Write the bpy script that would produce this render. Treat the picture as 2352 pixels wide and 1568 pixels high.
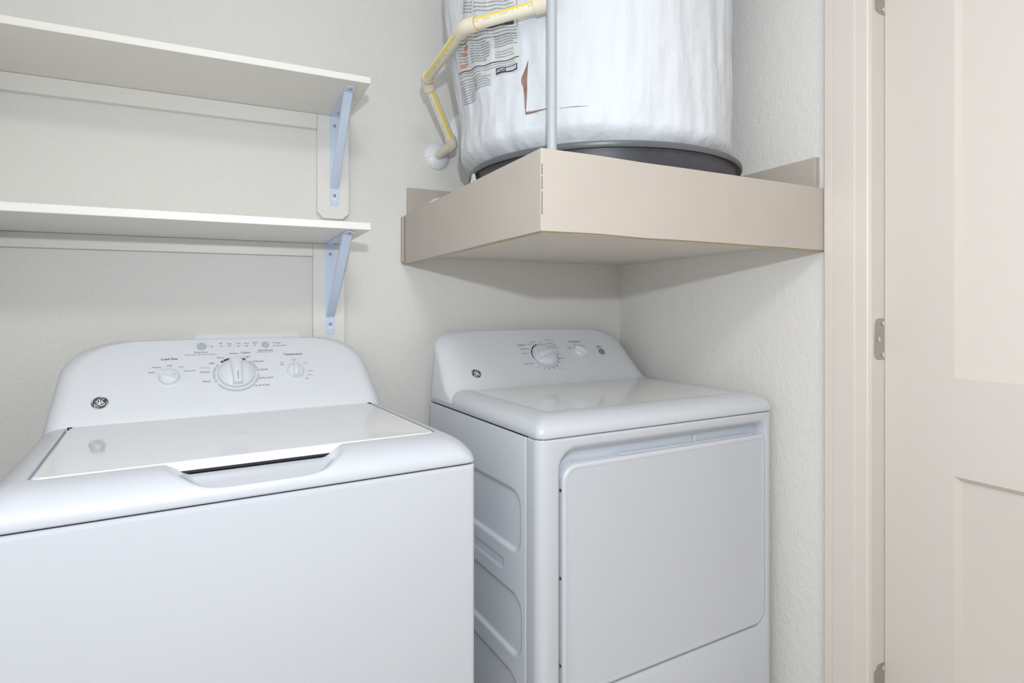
import bpy, bmesh, math, random
from mathutils import Vector, Matrix, noise
PI = math.pi
random.seed(7)
for o in list(bpy.data.objects): bpy.data.objects.remove(o)
scn = bpy.context.scene
COL = scn.collection

# ------------------------------------------------------------------ camera
cd = bpy.data.cameras.new('camera'); cam = bpy.data.objects.new('camera', cd); COL.objects.link(cam)
FPX = 1331.43; YAW = 0.463; HZ = 713.63; EYE = 1.13
cd.sensor_fit = 'HORIZONTAL'; cd.sensor_width = 36.0
cd.lens = FPX * 36.0 / 2352.0
cd.shift_x = 0.0
cd.shift_y = -(784.0 - HZ) / 2352.0
cd.clip_start = 0.02
cam.location = (0, 0, EYE); cam.rotation_euler = (PI / 2, 0, -YAW)
scn.camera = cam
# ------------------------------------------------------------------ world and light
wd = bpy.data.worlds.new('world'); scn.world = wd; wd.use_nodes = True
wd.node_tree.nodes['Background'].inputs[0].default_value = (1.0, 0.975, 0.94, 1)
wd.node_tree.nodes['Background'].inputs[1].default_value = 0.18
def lamp(name, kind, loc, power, col, size, rot=(0, 0, 0)):
    l = bpy.data.lights.new(name, kind); l.energy = power; l.color = col
    if kind == 'AREA': l.shape = 'DISK'; l.size = size
    else: l.shadow_soft_size = size
    o = bpy.data.objects.new(name, l); o.location = loc; o.rotation_euler = rot; COL.objects.link(o); return o
lamp('camera_flash', 'POINT', (0.03, 0.0, 1.375), 27.0, (0.85, 0.93, 1.0), 0.012)
lamp('ceiling_lamp_light', 'AREA', (0.08, -0.60, 2.33), 17.0, (1.0, 0.965, 0.915), 0.6)
# ------------------------------------------------------------------ view
vs = scn.view_settings
scn.display_settings.display_device = 'sRGB'
vs.view_transform = 'Standard'; vs.look = 'None'; vs.gamma = 1.0; vs.use_curve_mapping = False
vs.exposure = 0.10
scn.cycles.max_bounces = 10; scn.cycles.diffuse_bounces = 8

# ------------------------------------------------------------------ materials
def mat(name, col, rough=0.5, metal=0.0, bump=None, spec=0.5, coat=0.0, var=None):
    m = bpy.data.materials.new(name); m.use_nodes = True
    nt = m.node_tree; b = nt.nodes['Principled BSDF']
    b.inputs['Base Color'].default_value = (*col, 1); b.inputs['Roughness'].default_value = rough
    b.inputs['Metallic'].default_value = metal; b.inputs['Specular IOR Level'].default_value = spec
    b.inputs['Coat Weight'].default_value = coat; b.inputs['Coat Roughness'].default_value = 0.05
    tc = nt.nodes.new('ShaderNodeTexCoord')
    if var:                                             # slight wear / mottling in the paint
        n = nt.nodes.new('ShaderNodeTexNoise'); n.inputs['Scale'].default_value = var[0]; n.inputs['Detail'].default_value = 4
        r = nt.nodes.new('ShaderNodeValToRGB'); e = r.color_ramp.elements
        e[0].position = 0.35; e[1].position = 0.7
        e[0].color = (*[c * (1 - var[1]) for c in col], 1); e[1].color = (*col, 1)
        nt.links.new(tc.outputs['Object'], n.inputs['Vector']); nt.links.new(n.outputs['Fac'], r.inputs['Fac'])
        nt.links.new(r.outputs['Color'], b.inputs['Base Color'])
    if bump:                                            # list of (scale, distance, detail, (sx, sy, sz))
        prev = None
        for sc, dist, det, st in bump:
            mp = nt.nodes.new('ShaderNodeMapping'); mp.inputs['Scale'].default_value = st
            n = nt.nodes.new('ShaderNodeTexNoise'); n.inputs['Scale'].default_value = sc; n.inputs['Detail'].default_value = det
            bp = nt.nodes.new('ShaderNodeBump'); bp.inputs['Strength'].default_value = 1.0; bp.inputs['Distance'].default_value = dist
            nt.links.new(tc.outputs['Object'], mp.inputs['Vector']); nt.links.new(mp.outputs['Vector'], n.inputs['Vector'])
            nt.links.new(n.outputs['Fac'], bp.inputs['Height'])
            if prev: nt.links.new(prev.outputs['Normal'], bp.inputs['Normal'])
            prev = bp
        nt.links.new(prev.outputs['Normal'], b.inputs['Normal'])
    return m
WALL = mat('textured_wall_paint', (0.745, 0.73, 0.705), 0.75, bump=[(170, 0.0013, 3, (1, 1, 1)), (60, 0.0014, 2, (1, 1, 1))], spec=0.25)
CEIL = mat('ceiling_paint', (0.86, 0.85, 0.84), 0.9)
FLOOR = mat('vinyl_floor', (0.55, 0.50, 0.44), 0.5, bump=[(40, 0.001, 3, (1, 8, 1))], var=(6, 0.3))
TRIM = mat('trim_enamel', (0.67, 0.62, 0.575), 0.38, bump=[(30, 0.0006, 2, (1, 1, 0.3))], spec=0.4)
DOORM = mat('door_enamel', (0.63, 0.587, 0.545), 0.42, bump=[(14, 0.0006, 2, (1, 1, 0.4))], spec=0.4)
BOARD = mat('beige_board_paint', (0.485, 0.435, 0.39), 0.5, bump=[(30, 0.00025, 3, (0.3, 0.3, 3)), (5, 0.002, 2, (1, 1, 1))], spec=0.35, var=(8, 0.03))
UNDER = mat('platform_underside_paint', (0.74, 0.69, 0.62), 0.6, spec=0.3)
SHELF = mat('shelf_white_paint', (0.755, 0.74, 0.71), 0.4, bump=[(25, 0.0008, 3, (0.4, 3, 3))], spec=0.4)
BRKT = mat('bracket_blue_white_enamel', (0.60, 0.69, 0.85), 0.35, spec=0.5)
ENAM = mat('white_appliance_enamel', (0.55, 0.573, 0.625), 0.32, spec=0.5, coat=0.25)
ENAMS = mat('lightened_side_enamel', (0.68, 0.715, 0.765), 0.38, spec=0.5, bump=[(900, 0.00005, 2, (1, 1, 1))])  # enamel copy for the dryer sides, colour lightened to replace missing side light
PLAST = mat('white_console_plastic', (0.67, 0.695, 0.74), 0.42, spec=0.45)
GLOSS = mat('glossy_lid_enamel', (0.70, 0.71, 0.73), 0.06, spec=0.5, coat=0.0)
KNOB = mat('knob_white_plastic', (0.66, 0.685, 0.74), 0.25, spec=0.5)
GREYB = mat('grey_button_plastic', (0.42, 0.47, 0.50), 0.3)
DGREYB = mat('dark_grey_button_plastic', (0.20, 0.24, 0.25), 0.35)
INK = mat('dark_print', (0.05, 0.05, 0.065), 0.5)
INK1 = mat('soft_black_print', (0.11, 0.11, 0.125), 0.5)
INK2 = mat('mid_grey_print', (0.22, 0.23, 0.25), 0.5)
INK3 = mat('pale_grey_print', (0.45, 0.47, 0.50), 0.5)
RING = mat('grey_dial_print', (0.46, 0.48, 0.56), 0.5)
BLACK = mat('black_part_and_gap_shade', (0.015, 0.015, 0.02), 0.7)  # black for small parts and for shade put into gaps
SHADEIN = mat('recess_blue_white_enamel', (0.50, 0.54, 0.60), 0.35)
CHROME = mat('bright_metal', (0.8, 0.8, 0.8), 0.2, metal=1.0)
NICKEL = mat('brushed_nickel', (0.50, 0.46, 0.42), 0.28, metal=1.0, bump=[(60, 0.0004, 3, (1, 1, 1))])
SCREW = mat('screw_metal', (0.35, 0.36, 0.38), 0.35, metal=0.9)
DKSCREW = mat('dark_screw_metal', (0.08, 0.11, 0.12), 0.3, metal=0.7)
VINYL = mat('white_vinyl_blanket', (0.61, 0.635, 0.68), 0.5, spec=0.3, bump=[(12, 0.0030, 5, (3, 3, .8)), (60, 0.0003, 4, (4, 4, 0.7)), (9, 0.010, 4, (1, 1, 1.3))])
LABELM = mat('printed_label_vinyl', (0.57, 0.59, 0.60), 0.45, bump=[(25, 0.003, 3, (1, 1, 1))])
TORN = mat('brown_torn_insulation', (0.33, 0.20, 0.16), 0.9, bump=[(80, 0.003, 4, (1, 1, 1))], var=(60, 0.4))
PANM = mat('dark_pan', (0.055, 0.055, 0.068), 0.45, var=(60, 0.15), spec=0.5)
RIMM = mat('grey_pan_rim', (0.11, 0.12, 0.125), 0.35)
CONDUIT = mat('galvanised_conduit', (0.40, 0.425, 0.455), 0.5, metal=0.1, bump=[(60, 0.0003, 2, (1, 1, 0.1))])
CPVC = mat('cream_cpvc', (0.74, 0.70, 0.56), 0.32)
FITT = mat('beige_cpvc_fitting', (0.70, 0.63, 0.52), 0.35)
YEL = mat('yellow_stripe', (0.80, 0.60, 0.08), 0.4)
GLUE = mat('orange_primer', (0.70, 0.36, 0.06), 0.4)
WHPL = mat('white_plastic', (0.80, 0.82, 0.84), 0.3)
CAULK = mat('yellowed_caulk', (0.52, 0.40, 0.22), 0.7)
ORANGE = mat('orange_print', (0.75, 0.20, 0.05), 0.5)
WHITEP = mat('white_print', (0.85, 0.86, 0.86), 0.5)
GLOW = bpy.data.materials.new('lamp_glass'); GLOW.use_nodes = True
_b = GLOW.node_tree.nodes['Principled BSDF']; _b.inputs['Base Color'].default_value = (0.9, 0.9, 0.88, 1)
_b.inputs['Emission Color'].default_value = (1, 0.98, 0.94, 1); _b.inputs['Emission Strength'].default_value = 2.0

# ------------------------------------------------------------------ helpers
class MB:
    def __init__(s): s.v = []; s.f = []
    def add(s, vs, fs):
        n = len(s.v); s.v += [tuple(p) for p in vs]; s.f += [tuple(i + n for i in f) for f in fs]; return s
    def box(s, x0, x1, y0, y1, z0, z1):
        return s.add([(x0, y0, z0), (x1, y0, z0), (x1, y1, z0), (x0, y1, z0), (x0, y0, z1), (x1, y0, z1), (x1, y1, z1), (x0, y1, z1)],
                     [(0, 3, 2, 1), (4, 5, 6, 7), (0, 1, 5, 4), (1, 2, 6, 5), (2, 3, 7, 6), (3, 0, 4, 7)])
    def loft(s, rings, cap0=False, cap1=False, closed=True):
        n = len(rings[0]); vs = [p for r in rings for p in r]; fs = []
        for k in range(len(rings) - 1):
            for i in range(n if closed else n - 1):
                j = (i + 1) % n; fs.append((k * n + i, k * n + j, (k + 1) * n + j, (k + 1) * n + i))
        if cap0: fs.append(tuple(reversed(range(n))))
        if cap1: fs.append(tuple(range((len(rings) - 1) * n, len(rings) * n)))
        return s.add(vs, fs)
    def prism(s, pts, axis, a, b):          # pts: 2D outline, extruded along axis from a to b
        def P(p, t):
            return (t, p[0], p[1]) if axis == 'x' else (p[0], t, p[1]) if axis == 'y' else (p[0], p[1], t)
        return s.loft([[P(p, a) for p in pts], [P(p, b) for p in pts]], True, True)
    def tube(s, path, r, n=14, cap=True):
        path = [Vector(p) for p in path]; rings = []
        for i, p in enumerate(path):
            d = (path[min(i + 1, len(path) - 1)] - path[max(i - 1, 0)]).normalized()
            if i == 0: u = d.orthogonal().normalized()
            else: u = (u - d * u.dot(d)).normalized()
            w = d.cross(u); rr_ = r[i] if isinstance(r, (list, tuple)) else r
            rings.append([tuple(p + (u * math.cos(2 * PI * k / n) + w * math.sin(2 * PI * k / n)) * rr_) for k in range(n)])
        return s.loft(rings, cap, cap)
    def lathe(s, prof, c=(0, 0, 0), n=48, axis=Vector((0, 0, 1)), cap=True):   # prof: (radius, height)
        axis = Vector(axis).normalized(); u = axis.orthogonal().normalized(); w = axis.cross(u); c = Vector(c)
        return s.loft([[tuple(c + axis * h + (u * math.cos(2 * PI * k / n) + w * math.sin(2 * PI * k / n)) * r) for k in range(n)] for r, h in prof], cap, cap)
    def build(s, name, m, parent=None, ang=35, bevel=0.0, seg=2, smooth=True):
        me = bpy.data.meshes.new(name); me.from_pydata(s.v, [], s.f); me.update()
        bm = bmesh.new(); bm.from_mesh(me); bmesh.ops.recalc_face_normals(bm, faces=bm.faces); bm.to_mesh(me); bm.free()
        me.materials.append(m)
        if smooth:
            me.polygons.foreach_set('use_smooth', [True] * len(me.polygons)); me.set_sharp_from_angle(angle=math.radians(ang))
        o = bpy.data.objects.new(name, me); COL.objects.link(o)
        if parent: o.parent = parent
        if bevel:
            md = o.modifiers.new('bevel', 'BEVEL'); md.width = bevel; md.segments = seg; md.limit_method = 'ANGLE'; md.angle_limit = math.radians(35); md.harden_normals = False
        return o
def imprint(o, mb, m):
    """printed pattern joins the mesh of the part it is printed on, with its own material slot"""
    if not mb.v: return
    me = o.data
    if m.name not in [q.name for q in me.materials]: me.materials.append(m)
    idx = [q.name for q in me.materials].index(m.name)
    bm = bmesh.new(); bm.from_mesh(me)
    vs = [bm.verts.new(p) for p in mb.v]; seen = set()
    for f in mb.f:
        if len(set(f)) < 3: continue
        try: fc = bm.faces.new([vs[i] for i in f])
        except ValueError: continue
        fc.material_index = idx; fc.smooth = False
    bm.to_mesh(me); bm.free(); me.update()
def rr(x0, x1, y0, y1, r, k=6, nx=1, ny=1):     # rounded rectangle, counter-clockwise; r = one radius or (bl, br, tr, tl)
    R4 = r if isinstance(r, (tuple, list)) else (r,) * 4
    P = []
    cs = [(x0 + R4[0], y0 + R4[0], PI, R4[0]), (x1 - R4[1], y0 + R4[1], 1.5 * PI, R4[1]), (x1 - R4[2], y1 - R4[2], 0, R4[2]), (x0 + R4[3], y1 - R4[3], 0.5 * PI, R4[3])]
    for i, (cx, cy, a0, q) in enumerate(cs):
        for t in range(k + 1):
            a = a0 + 0.5 * PI * t / k; P.append((cx + q * math.cos(a), cy + q * math.sin(a)))
        nxt = cs[(i + 1) % 4]; b = (nxt[0] + nxt[3] * math.cos(nxt[2]), nxt[1] + nxt[3] * math.sin(nxt[2])); a_ = P[-1]
        n = nx if i in (0, 2) else ny
        for t in range(1, n): P.append((a_[0] + (b[0] - a_[0]) * t / n, a_[1] + (b[1] - a_[1]) * t / n))
    return P
def thing(name, label, cat, loc=(0, 0, 0), rotz=0.0, group=None, kind=None):
    o = bpy.data.objects.new(name, None); COL.objects.link(o); o.empty_display_size = 0.05
    o.location = loc; o.rotation_euler = (0, 0, rotz)
    if label: o['label'] = label
    if cat: o['category'] = cat
    if group: o['group'] = group
    if kind: o['kind'] = kind
    return o
def tag(o, label, cat, group=None):
    o['label'] = label; o['category'] = cat
    if group: o['group'] = group
    return o
def struct(o): o['kind'] = 'structure'; return o
def sstep(a, b, x):
    t = min(1, max(0, (x - a) / (b - a))); return t * t * (3 - 2 * t)
def sdf_rr(px, py, x0, x1, y0, y1, r):
    cx, cy = (x0 + x1) / 2, (y0 + y1) / 2; qx = abs(px - cx) - (x1 - x0) / 2 + r; qy = abs(py - cy) - (y1 - y0) / 2 + r
    return math.hypot(max(qx, 0), max(qy, 0)) + min(max(qx, qy), 0) - r
def lerp_tab(tab, t):
    if t <= tab[0][0]: return tab[0][1]
    for (a, va), (b, vb) in zip(tab, tab[1:]):
        if t <= b: return va + (vb - va) * (t - a) / (b - a)
    return tab[-1][1]
_glyph = {}
def text_mesh(s, bold=False, italic=False):
    k = (s, bold, italic)
    if k in _glyph: return _glyph[k]
    cu = bpy.data.curves.new('t', 'FONT'); cu.body = s; cu.align_x = 'CENTER'; cu.align_y = 'CENTER'; cu.resolution_u = 3
    if bold: cu.offset = 0.008
    if italic: cu.shear = 0.3
    ob = bpy.data.objects.new('t', cu); COL.objects.link(ob)
    dg = bpy.context.evaluated_depsgraph_get(); dg.update()
    me = ob.evaluated_get(dg).to_mesh()
    V = [(v.co.x, v.co.y) for v in me.vertices]; F = [tuple(p.vertices) for p in me.polygons]
    xs = [p[0] for p in V]; w = max(xs) - min(xs); cx = (max(xs) + min(xs)) / 2
    V = [(x - cx, y) for x, y in V]
    ob.evaluated_get(dg).to_mesh_clear(); bpy.data.objects.remove(ob); bpy.data.curves.remove(cu)
    _glyph[k] = (V, F, w); return _glyph[k]

# ------------------------------------------------------------------ the room
YB = 1.6506; XW = 1.2448; XL = -0.440; YF = -1.35; ZC = 2.44
def slab(name, x0, x1, y0, y1, z0, z1, m): return struct(MB().box(x0, x1, y0, y1, z0, z1).build(name, m, smooth=False))
slab('floor', XL - .1, 2.0, YF - .1, YB + .1, -.08, 0, FLOOR)
slab('ceiling', XL - .1, 2.0, YF - .1, YB + .1, ZC, ZC + .08, CEIL)
slab('wall_back', XL - .1, XW + .1, YB, YB + .1, 0, ZC, WALL)
slab('wall_left', XL - .1, XL, YF, YB, 0, ZC, WALL)
_w = MB(); _w.box(XL - .1, XL + .08, YF - .1, YF, 0, ZC); _w.box(XW - .08, XW + .1, YF - .1, YF, 0, ZC); _w.box(XL + .08, XW - .08, YF - .1, YF, 2.12, ZC)
struct(_w.build('wall_front', WALL, smooth=False))            # unseen opening, added to let world fill light in from behind the camera
DY1 = 0.765; DY0 = -0.035; DZ = 2.045           # door opening in the right wall
wb = MB(); wb.box(XW, XW + .115, DY1 + .018, YB, 0, ZC); wb.box(XW, XW + .115, YF, DY0 - .018, 0, ZC); wb.box(XW, XW + .115, DY0 - .018, DY1 + .018, DZ + .018, ZC)
struct(wb.build('wall_right', WALL, smooth=False))
slab('baseboard_back', XL, XW, YB - .012, YB, 0, .085, TRIM)
slab('baseboard_right', XW - .012, XW, .87, YB - .012, 0, .085, TRIM)
slab('baseboard_left', XL, XL + .012, YF, YB - .012, 0, .085, TRIM)
# jamb (with door stop) and casing
jb = MB()
for (y0, y1) in ((DY1, DY1 + .018), (DY0 - .018, DY0)): jb.box(XW - .006, XW + .115, y0, y1, 0, DZ + .018)
jb.box(XW - .006, XW + .115, DY0, DY1, DZ, DZ + .018)
jb.box(XW + .082, XW + .112, DY1 - .011, DY1, 0, DZ); jb.box(XW + .082, XW + .112, DY0, DY0 + .011, 0, DZ); jb.box(XW + .082, XW + .112, DY0, DY1, DZ - .011, DZ)
struct(jb.build('trim_1', TRIM, bevel=.0012))
def casing(side):
    # profile across the width: (distance from the opening edge, thickness)
    pr = [(0.0, .0), (0.0, .0095), (.004, .0125), (.0275, .0135), (.0283, .0150), (.030, .0157), (.0775, .0172), (.0790, .0150), (.0805, .0168), (.0960, .0180), (.0990, .0165), (.0990, 0)]
    rev = .002
    mb = MB()
    if side == 'v1': rings = [[(XW - t, DY1 + rev + d, z) for d, t in pr] for z in (0, DZ + rev)]; rings[1] = [(XW - t, DY1 + rev + d, DZ + rev + d) for d, t in pr]; mb.loft(rings, True, True)
    if side == 'v0': rings = [[(XW - t, DY0 - rev - d, 0) for d, t in pr], [(XW - t, DY0 - rev - d, DZ + rev + d) for d, t in pr]]; mb.loft(rings, True, True)
    if side == 'h': rings = [[(XW - t, DY0 - rev - d, DZ + rev + d) for d, t in pr], [(XW - t, DY1 + rev + d, DZ + rev + d) for d, t in pr]]; mb.loft(rings, True, True)
    return mb
struct(casing('v1').build('trim_2', TRIM, ang=20)); struct(casing('v0').build('trim_3', TRIM, ang=20)); struct(casing('h').build('trim_4', TRIM, ang=20))
# the panelled door
DX = XW + .0405
d1 = thing('door_1', None, None, (DX, DY1, 0), 0, kind='structure')
def door_slab():
    mb = MB(); y1, y0, z0, z1 = -.0012, DY0 - DY1 + .003, .010, DZ - .003
    ys = [y0, y0 + .133, y1 - .133, y1]; zs = [z0, .235, .805, .998, 1.90, z1]
    th = .035
    def face(x, sgn, flip):
        for i in range(3):
            for j in range(5):
                if i == 1 and j in (1, 3):
                    a = [(ys[1], zs[j]), (ys[2], zs[j]), (ys[2], zs[j + 1]), (ys[1], zs[j + 1])]
                    def ring(ins, dx): return [(x + sgn * dx, a[0][0] + ins, a[0][1] + ins), (x + sgn * dx, a[1][0] - ins, a[1][1] + ins), (x + sgn * dx, a[2][0] - ins, a[2][1] - ins), (x + sgn * dx, a[3][0] + ins, a[3][1] - ins)]
                    mb.loft([ring(0, 0), ring(.0015, .0015), ring(.0095, .0095), ring(.0110, .0100)], False, True)
                else:
                    mb.add([(x, ys[i], zs[j]), (x, ys[i + 1], zs[j]), (x, ys[i + 1], zs[j + 1]), (x, ys[i], zs[j + 1])], [(0, 1, 2, 3)])
    face(0, 1, False); face(th, -1, True)
    mb.loft([[(0, ys[0], z0), (0, ys[3], z0), (0, ys[3], z1), (0, ys[0], z1)], [(th, ys[0], z0), (th, ys[3], z0), (th, ys[3], z1), (th, ys[0], z1)]])
    return mb
o = door_slab().build('door_leaf', DOORM, d1, ang=20)
for zc in (.324, 1.069, 1.815):
    hx0, hx1 = -.0365, .0020
    mb = MB()
    out = rr(hx0, hx1, zc - .0445, zc + .0445, (.017, .001, .001, .017), 6)
    mb.prism(out, 'y', -.0012, .0012)
    h = mb.build('hinge', NICKEL, d1, bevel=.0003)
    for (sx, sz) in ((hx0 + .030, .034), (hx0 + .015, 0), (hx0 + .030, -.034)):
        s = MB().lathe([(0, .0004), (.0052, .0004), (.0050, .0012), (.0036, .0015), (.0014, .0004), (0, .0003)], (sx, -.0012, zc + sz), 16, (0, -1, 0), False).build('screw', CHROME, h)
# knob on the far side of the door, out of the picture
MB().lathe([(.028, 0), (.030, .006), (.012, .010), (.011, .03), (.026, .042), (.029, .055), (.020, .066), (.001, .069)], (0, DY0 - DY1 + .07, .95), 28, (-1, 0, 0)).build('door_knob', NICKEL, d1)
# ceiling lamp
cl = thing('ceiling_lamp', 'round flush ceiling lamp with a frosted bowl above the laundry machines', 'lamp', (.08, -.60, ZC))
MB().lathe([(.17, 0), (.175, -.012), (.17, -.028), (.15, -.03)], n=48, cap=True).build('lamp_base', WHPL, cl)
MB().lathe([(.155, -.031), (.152, -.045), (.13, -.068), (.08, -.085), (.02, -.092), (.001, -.0925)], n=48, cap=True).build('lamp_shade', GLOW, cl)

# ------------------------------------------------------------------ wall shelves
TILT = 0.0094
def screw(parent, c, n, r=.0042):
    MB().lathe([(0, .0), (r, .0), (r * .9, .0012), (r * .5, .0022), (0.0001, .0024)], c, 14, n).build('screw', SCREW, parent)
def shelf(zt, th, xr, yf, below, zsup, label, chamf):
    t = thing('wall_shelf', label, 'shelf', (xr, YB, zt), 0, 'white wooden shelves on the back wall')
    L = xr - XL - .002; D = YB - yf
    def Z(a): return -a * TILT             # a = distance from the right end
    # tilted board
    mb = MB(); pts = [(0, 0), (-L, Z(L)), (-L, Z(L) - th), (0, -th)]
    mb.prism(pts, 'y', -D, -.0006); mb.build('shelf_board', SHELF, t, bevel=.0012)
    # horizontal cleat
    cz = -th - .0004; ch = below; x1 = -.083 + .0
    mb = MB(); a = .0; mb.prism([(-.0830, Z(.083) + cz), (-L, Z(L) + cz), (-L, Z(L) + cz - ch), (-.0830, Z(.083) + cz - ch)], 'y', -.019, -.0006)
    mb.prism([(.0, 0), (.0, -ch)][:0] or [(-.0825, cz - .0008), (-.0825, cz - ch), (-.0005, cz - ch + .001), (-.0005, cz - .0001)], 'y', -.0192, -.0006) if False else None
    mb.build('cleat', SHELF, t, bevel=.0010)
    # upright backing board with chamfered foot
    zb = zsup - zt; c = .016 if chamf else .0
    if chamf: out = [(.0005, cz), (-.0826, cz - .0008), (-.0826, zb + c), (-.0826 + c, zb), (.0005 - c, zb), (.0005, zb + c)]
    else: out = [(.0005, cz), (-.0826, cz - .0008), (-.0826, zb), (.0005, zb)]
    MB().prism(out, 'y', -.019, -.0006).build('backing_board', SHELF, t, bevel=.0010)
    # bracket
    bx0, bx1 = -.0505, -.0265; yw = -.0192; top = -th - .0006 - .0375 * TILT; H = .245
    br = MB()
    leg = [(bx0, top - .002), (bx0, top - H + .010)] + [(bx0 + .012 + .012 * math.cos(a), top - H + .010 + .010 * math.sin(a)) for a in [PI + PI * k / 8 for k in range(1, 8)]] + [(bx1, top - H + .010), (bx1, top - .002)]
    br.prism(leg, 'y', yw - .0022, yw)
    yb_ = -(D - .030)
    fl = [(bx0, yw), (bx1, yw)] + [(bx0 + .012 + .012 * math.cos(a), yb_ + .006 - .006 * math.sin(a)) for a in [PI * k / 6 for k in range(0, 7)]]
    br.prism(fl, 'z', top - .0022, top)
    # brace: folded channel running from the shelf leg down to the wall leg
    A = Vector((0, yb_ + .036, top - .003)); B = Vector((0, yw - .0035, top - H + .047))
    d = (B - A).normalized(); nrm = Vector((0, d.z, -d.y)); nrm = nrm if nrm.y < 0 else -nrm
    N = 10; ringsL = []
    for k in range(N + 1):
        q = A.lerp(B, k / N); dep = .016 * (1 - k / N) + .003; w0 = bx0 + .0015; w1 = bx1 - .0015
        f = .003
        sec = [(w0, 0, dep), (w0, 0, f * .4), (w0 + f * .35, 0, 0), (w1 - f * .35, 0, 0), (w1, 0, f * .4), (w1, 0, dep), (w1 - .0014, 0, dep), (w1 - .0014, 0, .0016), (w0 + .0014, 0, .0016), (w0 + .0014, 0, dep)]
        ringsL.append([tuple(Vector((sx, q.y, q.z)) - nrm * sd) for sx, _, sd in sec])
    br.loft(ringsL, True, True)
    bo = br.build('bracket', BRKT, t, ang=30)
    bo['label'] = 'pale blue steel bracket'
    cx = (bx0 + bx1) / 2
    screw(bo, (cx, yw - .0022, top - .028), (0, -1, 0)); screw(bo, (cx, yw - .0022, top - H + .028), (0, -1, 0))
    screw(bo, (cx, yb_ + .016, top - .0022), (0, 0, -1)); screw(bo, (cx + .004, yw - .040, top - .0022), (0, 0, -1), .0034)
    MB().lathe([(.0032, 0), (.0032, .0004), (.0022, .0005)], (cx, yw - .0022, top - H + .018), 12, (0, -1, 0)).build('slot_rim', WHITEP, bo)
    return t
shelf(1.6775, .0158, .3110, 1.3631, .0395, 1.381, 'upper white wooden wall shelf with chamfered backing board and blue bracket', True)
shelf(1.3289, .0165, .3000, 1.3142, .0340, 1.005, 'lower white wooden wall shelf just above the washing machine', False)

# ------------------------------------------------------------------ water heater platform
PX, PXB, PYF, PZT, PZB, PZU, PZL = .4889, .4680, .8680, 1.4106, 1.2681, 1.2885, 1.4867
pf = thing('heater_platform', 'beige boxed corner platform carrying the wrapped water heater above the dryer', 'platform', (PX, PYF, PZB))
def pl(x, y, z): return (x - PX, y - PYF, z - PZB)
def pbox(mb, x0, x1, y0, y1, z0, z1): a = pl(x0, y0, z0); b = pl(x1, y1, z1); return mb.box(a[0], b[0], a[1], b[1], a[2], b[2])
BT = .019
def board_strip(name, A, B, z0, z1, th_dir, N=40, wob=.0012, d0=0.0, d1=0.0):
    # painted board whose lower edge is slightly ragged
    mb = MB(); rings = []
    for k in range(N + 1):
        t = k / N; x = A[0] + (B[0] - A[0]) * t; y = A[1] + (B[1] - A[1]) * t
        w = wob * noise.noise(Vector((x * 9, y * 9, 1.3)))
        a_, b_ = z0 + d0 * t, z1 + d1 * t
        rings.append([pl(x, y, a_ + w), pl(x, y, b_ + w * .6), pl(x + th_dir[0], y + th_dir[1], b_), pl(x + th_dir[0], y + th_dir[1], a_)])
    return mb.loft(rings, True, True).build(name, BOARD, pf, bevel=.0012)
board_strip('front_board', (PX + .0022, PYF), (XW - .0008, PYF), PZB, PZT, (0, BT))
board_strip('side_board', (PX, PYF + .0004), (PXB, YB - .0008), PZB, PZT, (BT - .0005, 0), d0=-.0035, d1=-.0065)
# end strip at the wall
mb = MB(); pbox(mb, PXB - .006, PXB - .0002, YB - .022, YB - .0008, PZB + .001, PZT - .009); mb.build('wall_return', BOARD, pf, bevel=.002)
def quadslab(z0, z1): return MB().prism([pl(x, y, 0)[:2] for x, y in ((PX + BT, PYF + BT), (XW - .0008, PYF + BT), (XW - .0008, YB - .0008), (PXB + BT, YB - .0008))], 'z', z0 - PZB, z1 - PZB)
mb = quadslab(PZU, PZU + .012); mb.build('underside_panel', UNDER, pf)
mb = quadslab(PZT - .022, PZT - .004); mb.build('deck', BOARD, pf)
mb = MB()
for (z0, z1) in ((1.296, 1.335), (1.339, 1.361), (1.364, 1.383)): pbox(mb, PX + .0017, PX + .0025, PYF - .0004, PYF + .001, z0, z1)
mb.build('corner_crack', BLACK, pf)
cb = MB().tube([pl(PX + .008, PYF + .004, PZB - .0002), pl((PX + PXB) / 2 + .008, 1.26, PZB - .0002), pl(PXB + .008, YB - .002, PZB - .0002)], .0022, 8)
cb.tube([pl(PX + .008, PYF + .008, PZB - .0002), pl(.9, PYF + .008, PZB - .0002), pl(XW - .002, PYF + .008, PZB - .0002)], .0018, 8)
cb.build('caulk_bead', CAULK, pf)
mb = MB(); pbox(mb, .4795, XW - .0008, YB - .0165, YB - .0008, PZT - .003, PZL); mb.build('back_ledger', BOARD, pf, bevel=.0015)
mb = MB(); pbox(mb, XW - .0165, XW - .0008, PYF + BT + .001, YB - .017, PZT - .003, PZL); mb.build('side_ledger', BOARD, pf, bevel=.0015)

# drip pan
CXP, CYP = .8600, 1.2180
pan = thing('drip_pan', 'dark round drip pan with a grey rolled rim under the water heater', 'pan', (CXP, CYP, PZT - .004))
hh = 1.4665 - (PZT - .004)
MB().lathe([(.001, .0005), (.308, .0005), (.314, .004), (.3235, hh - .012), (.3255, hh - .0115), (.3215, hh - .010), (.3115, .006), (.306, .0035), (.001, .003)], n=120, cap=False).build('pan_body', PANM, pan)
R0 = .3285
MB().lathe([(R0 - .0035, hh - .0115), (R0 + .004, hh - .013), (R0 + .0068, hh - .009), (R0 + .0068, hh - .003), (R0 + .0035, hh), (R0 - .001, hh - .001), (R0 - .0035, hh - .0045), (R0 - .0035, hh - .0115)], n=140, cap=False).build('pan_rim', RIMM, pan)

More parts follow.
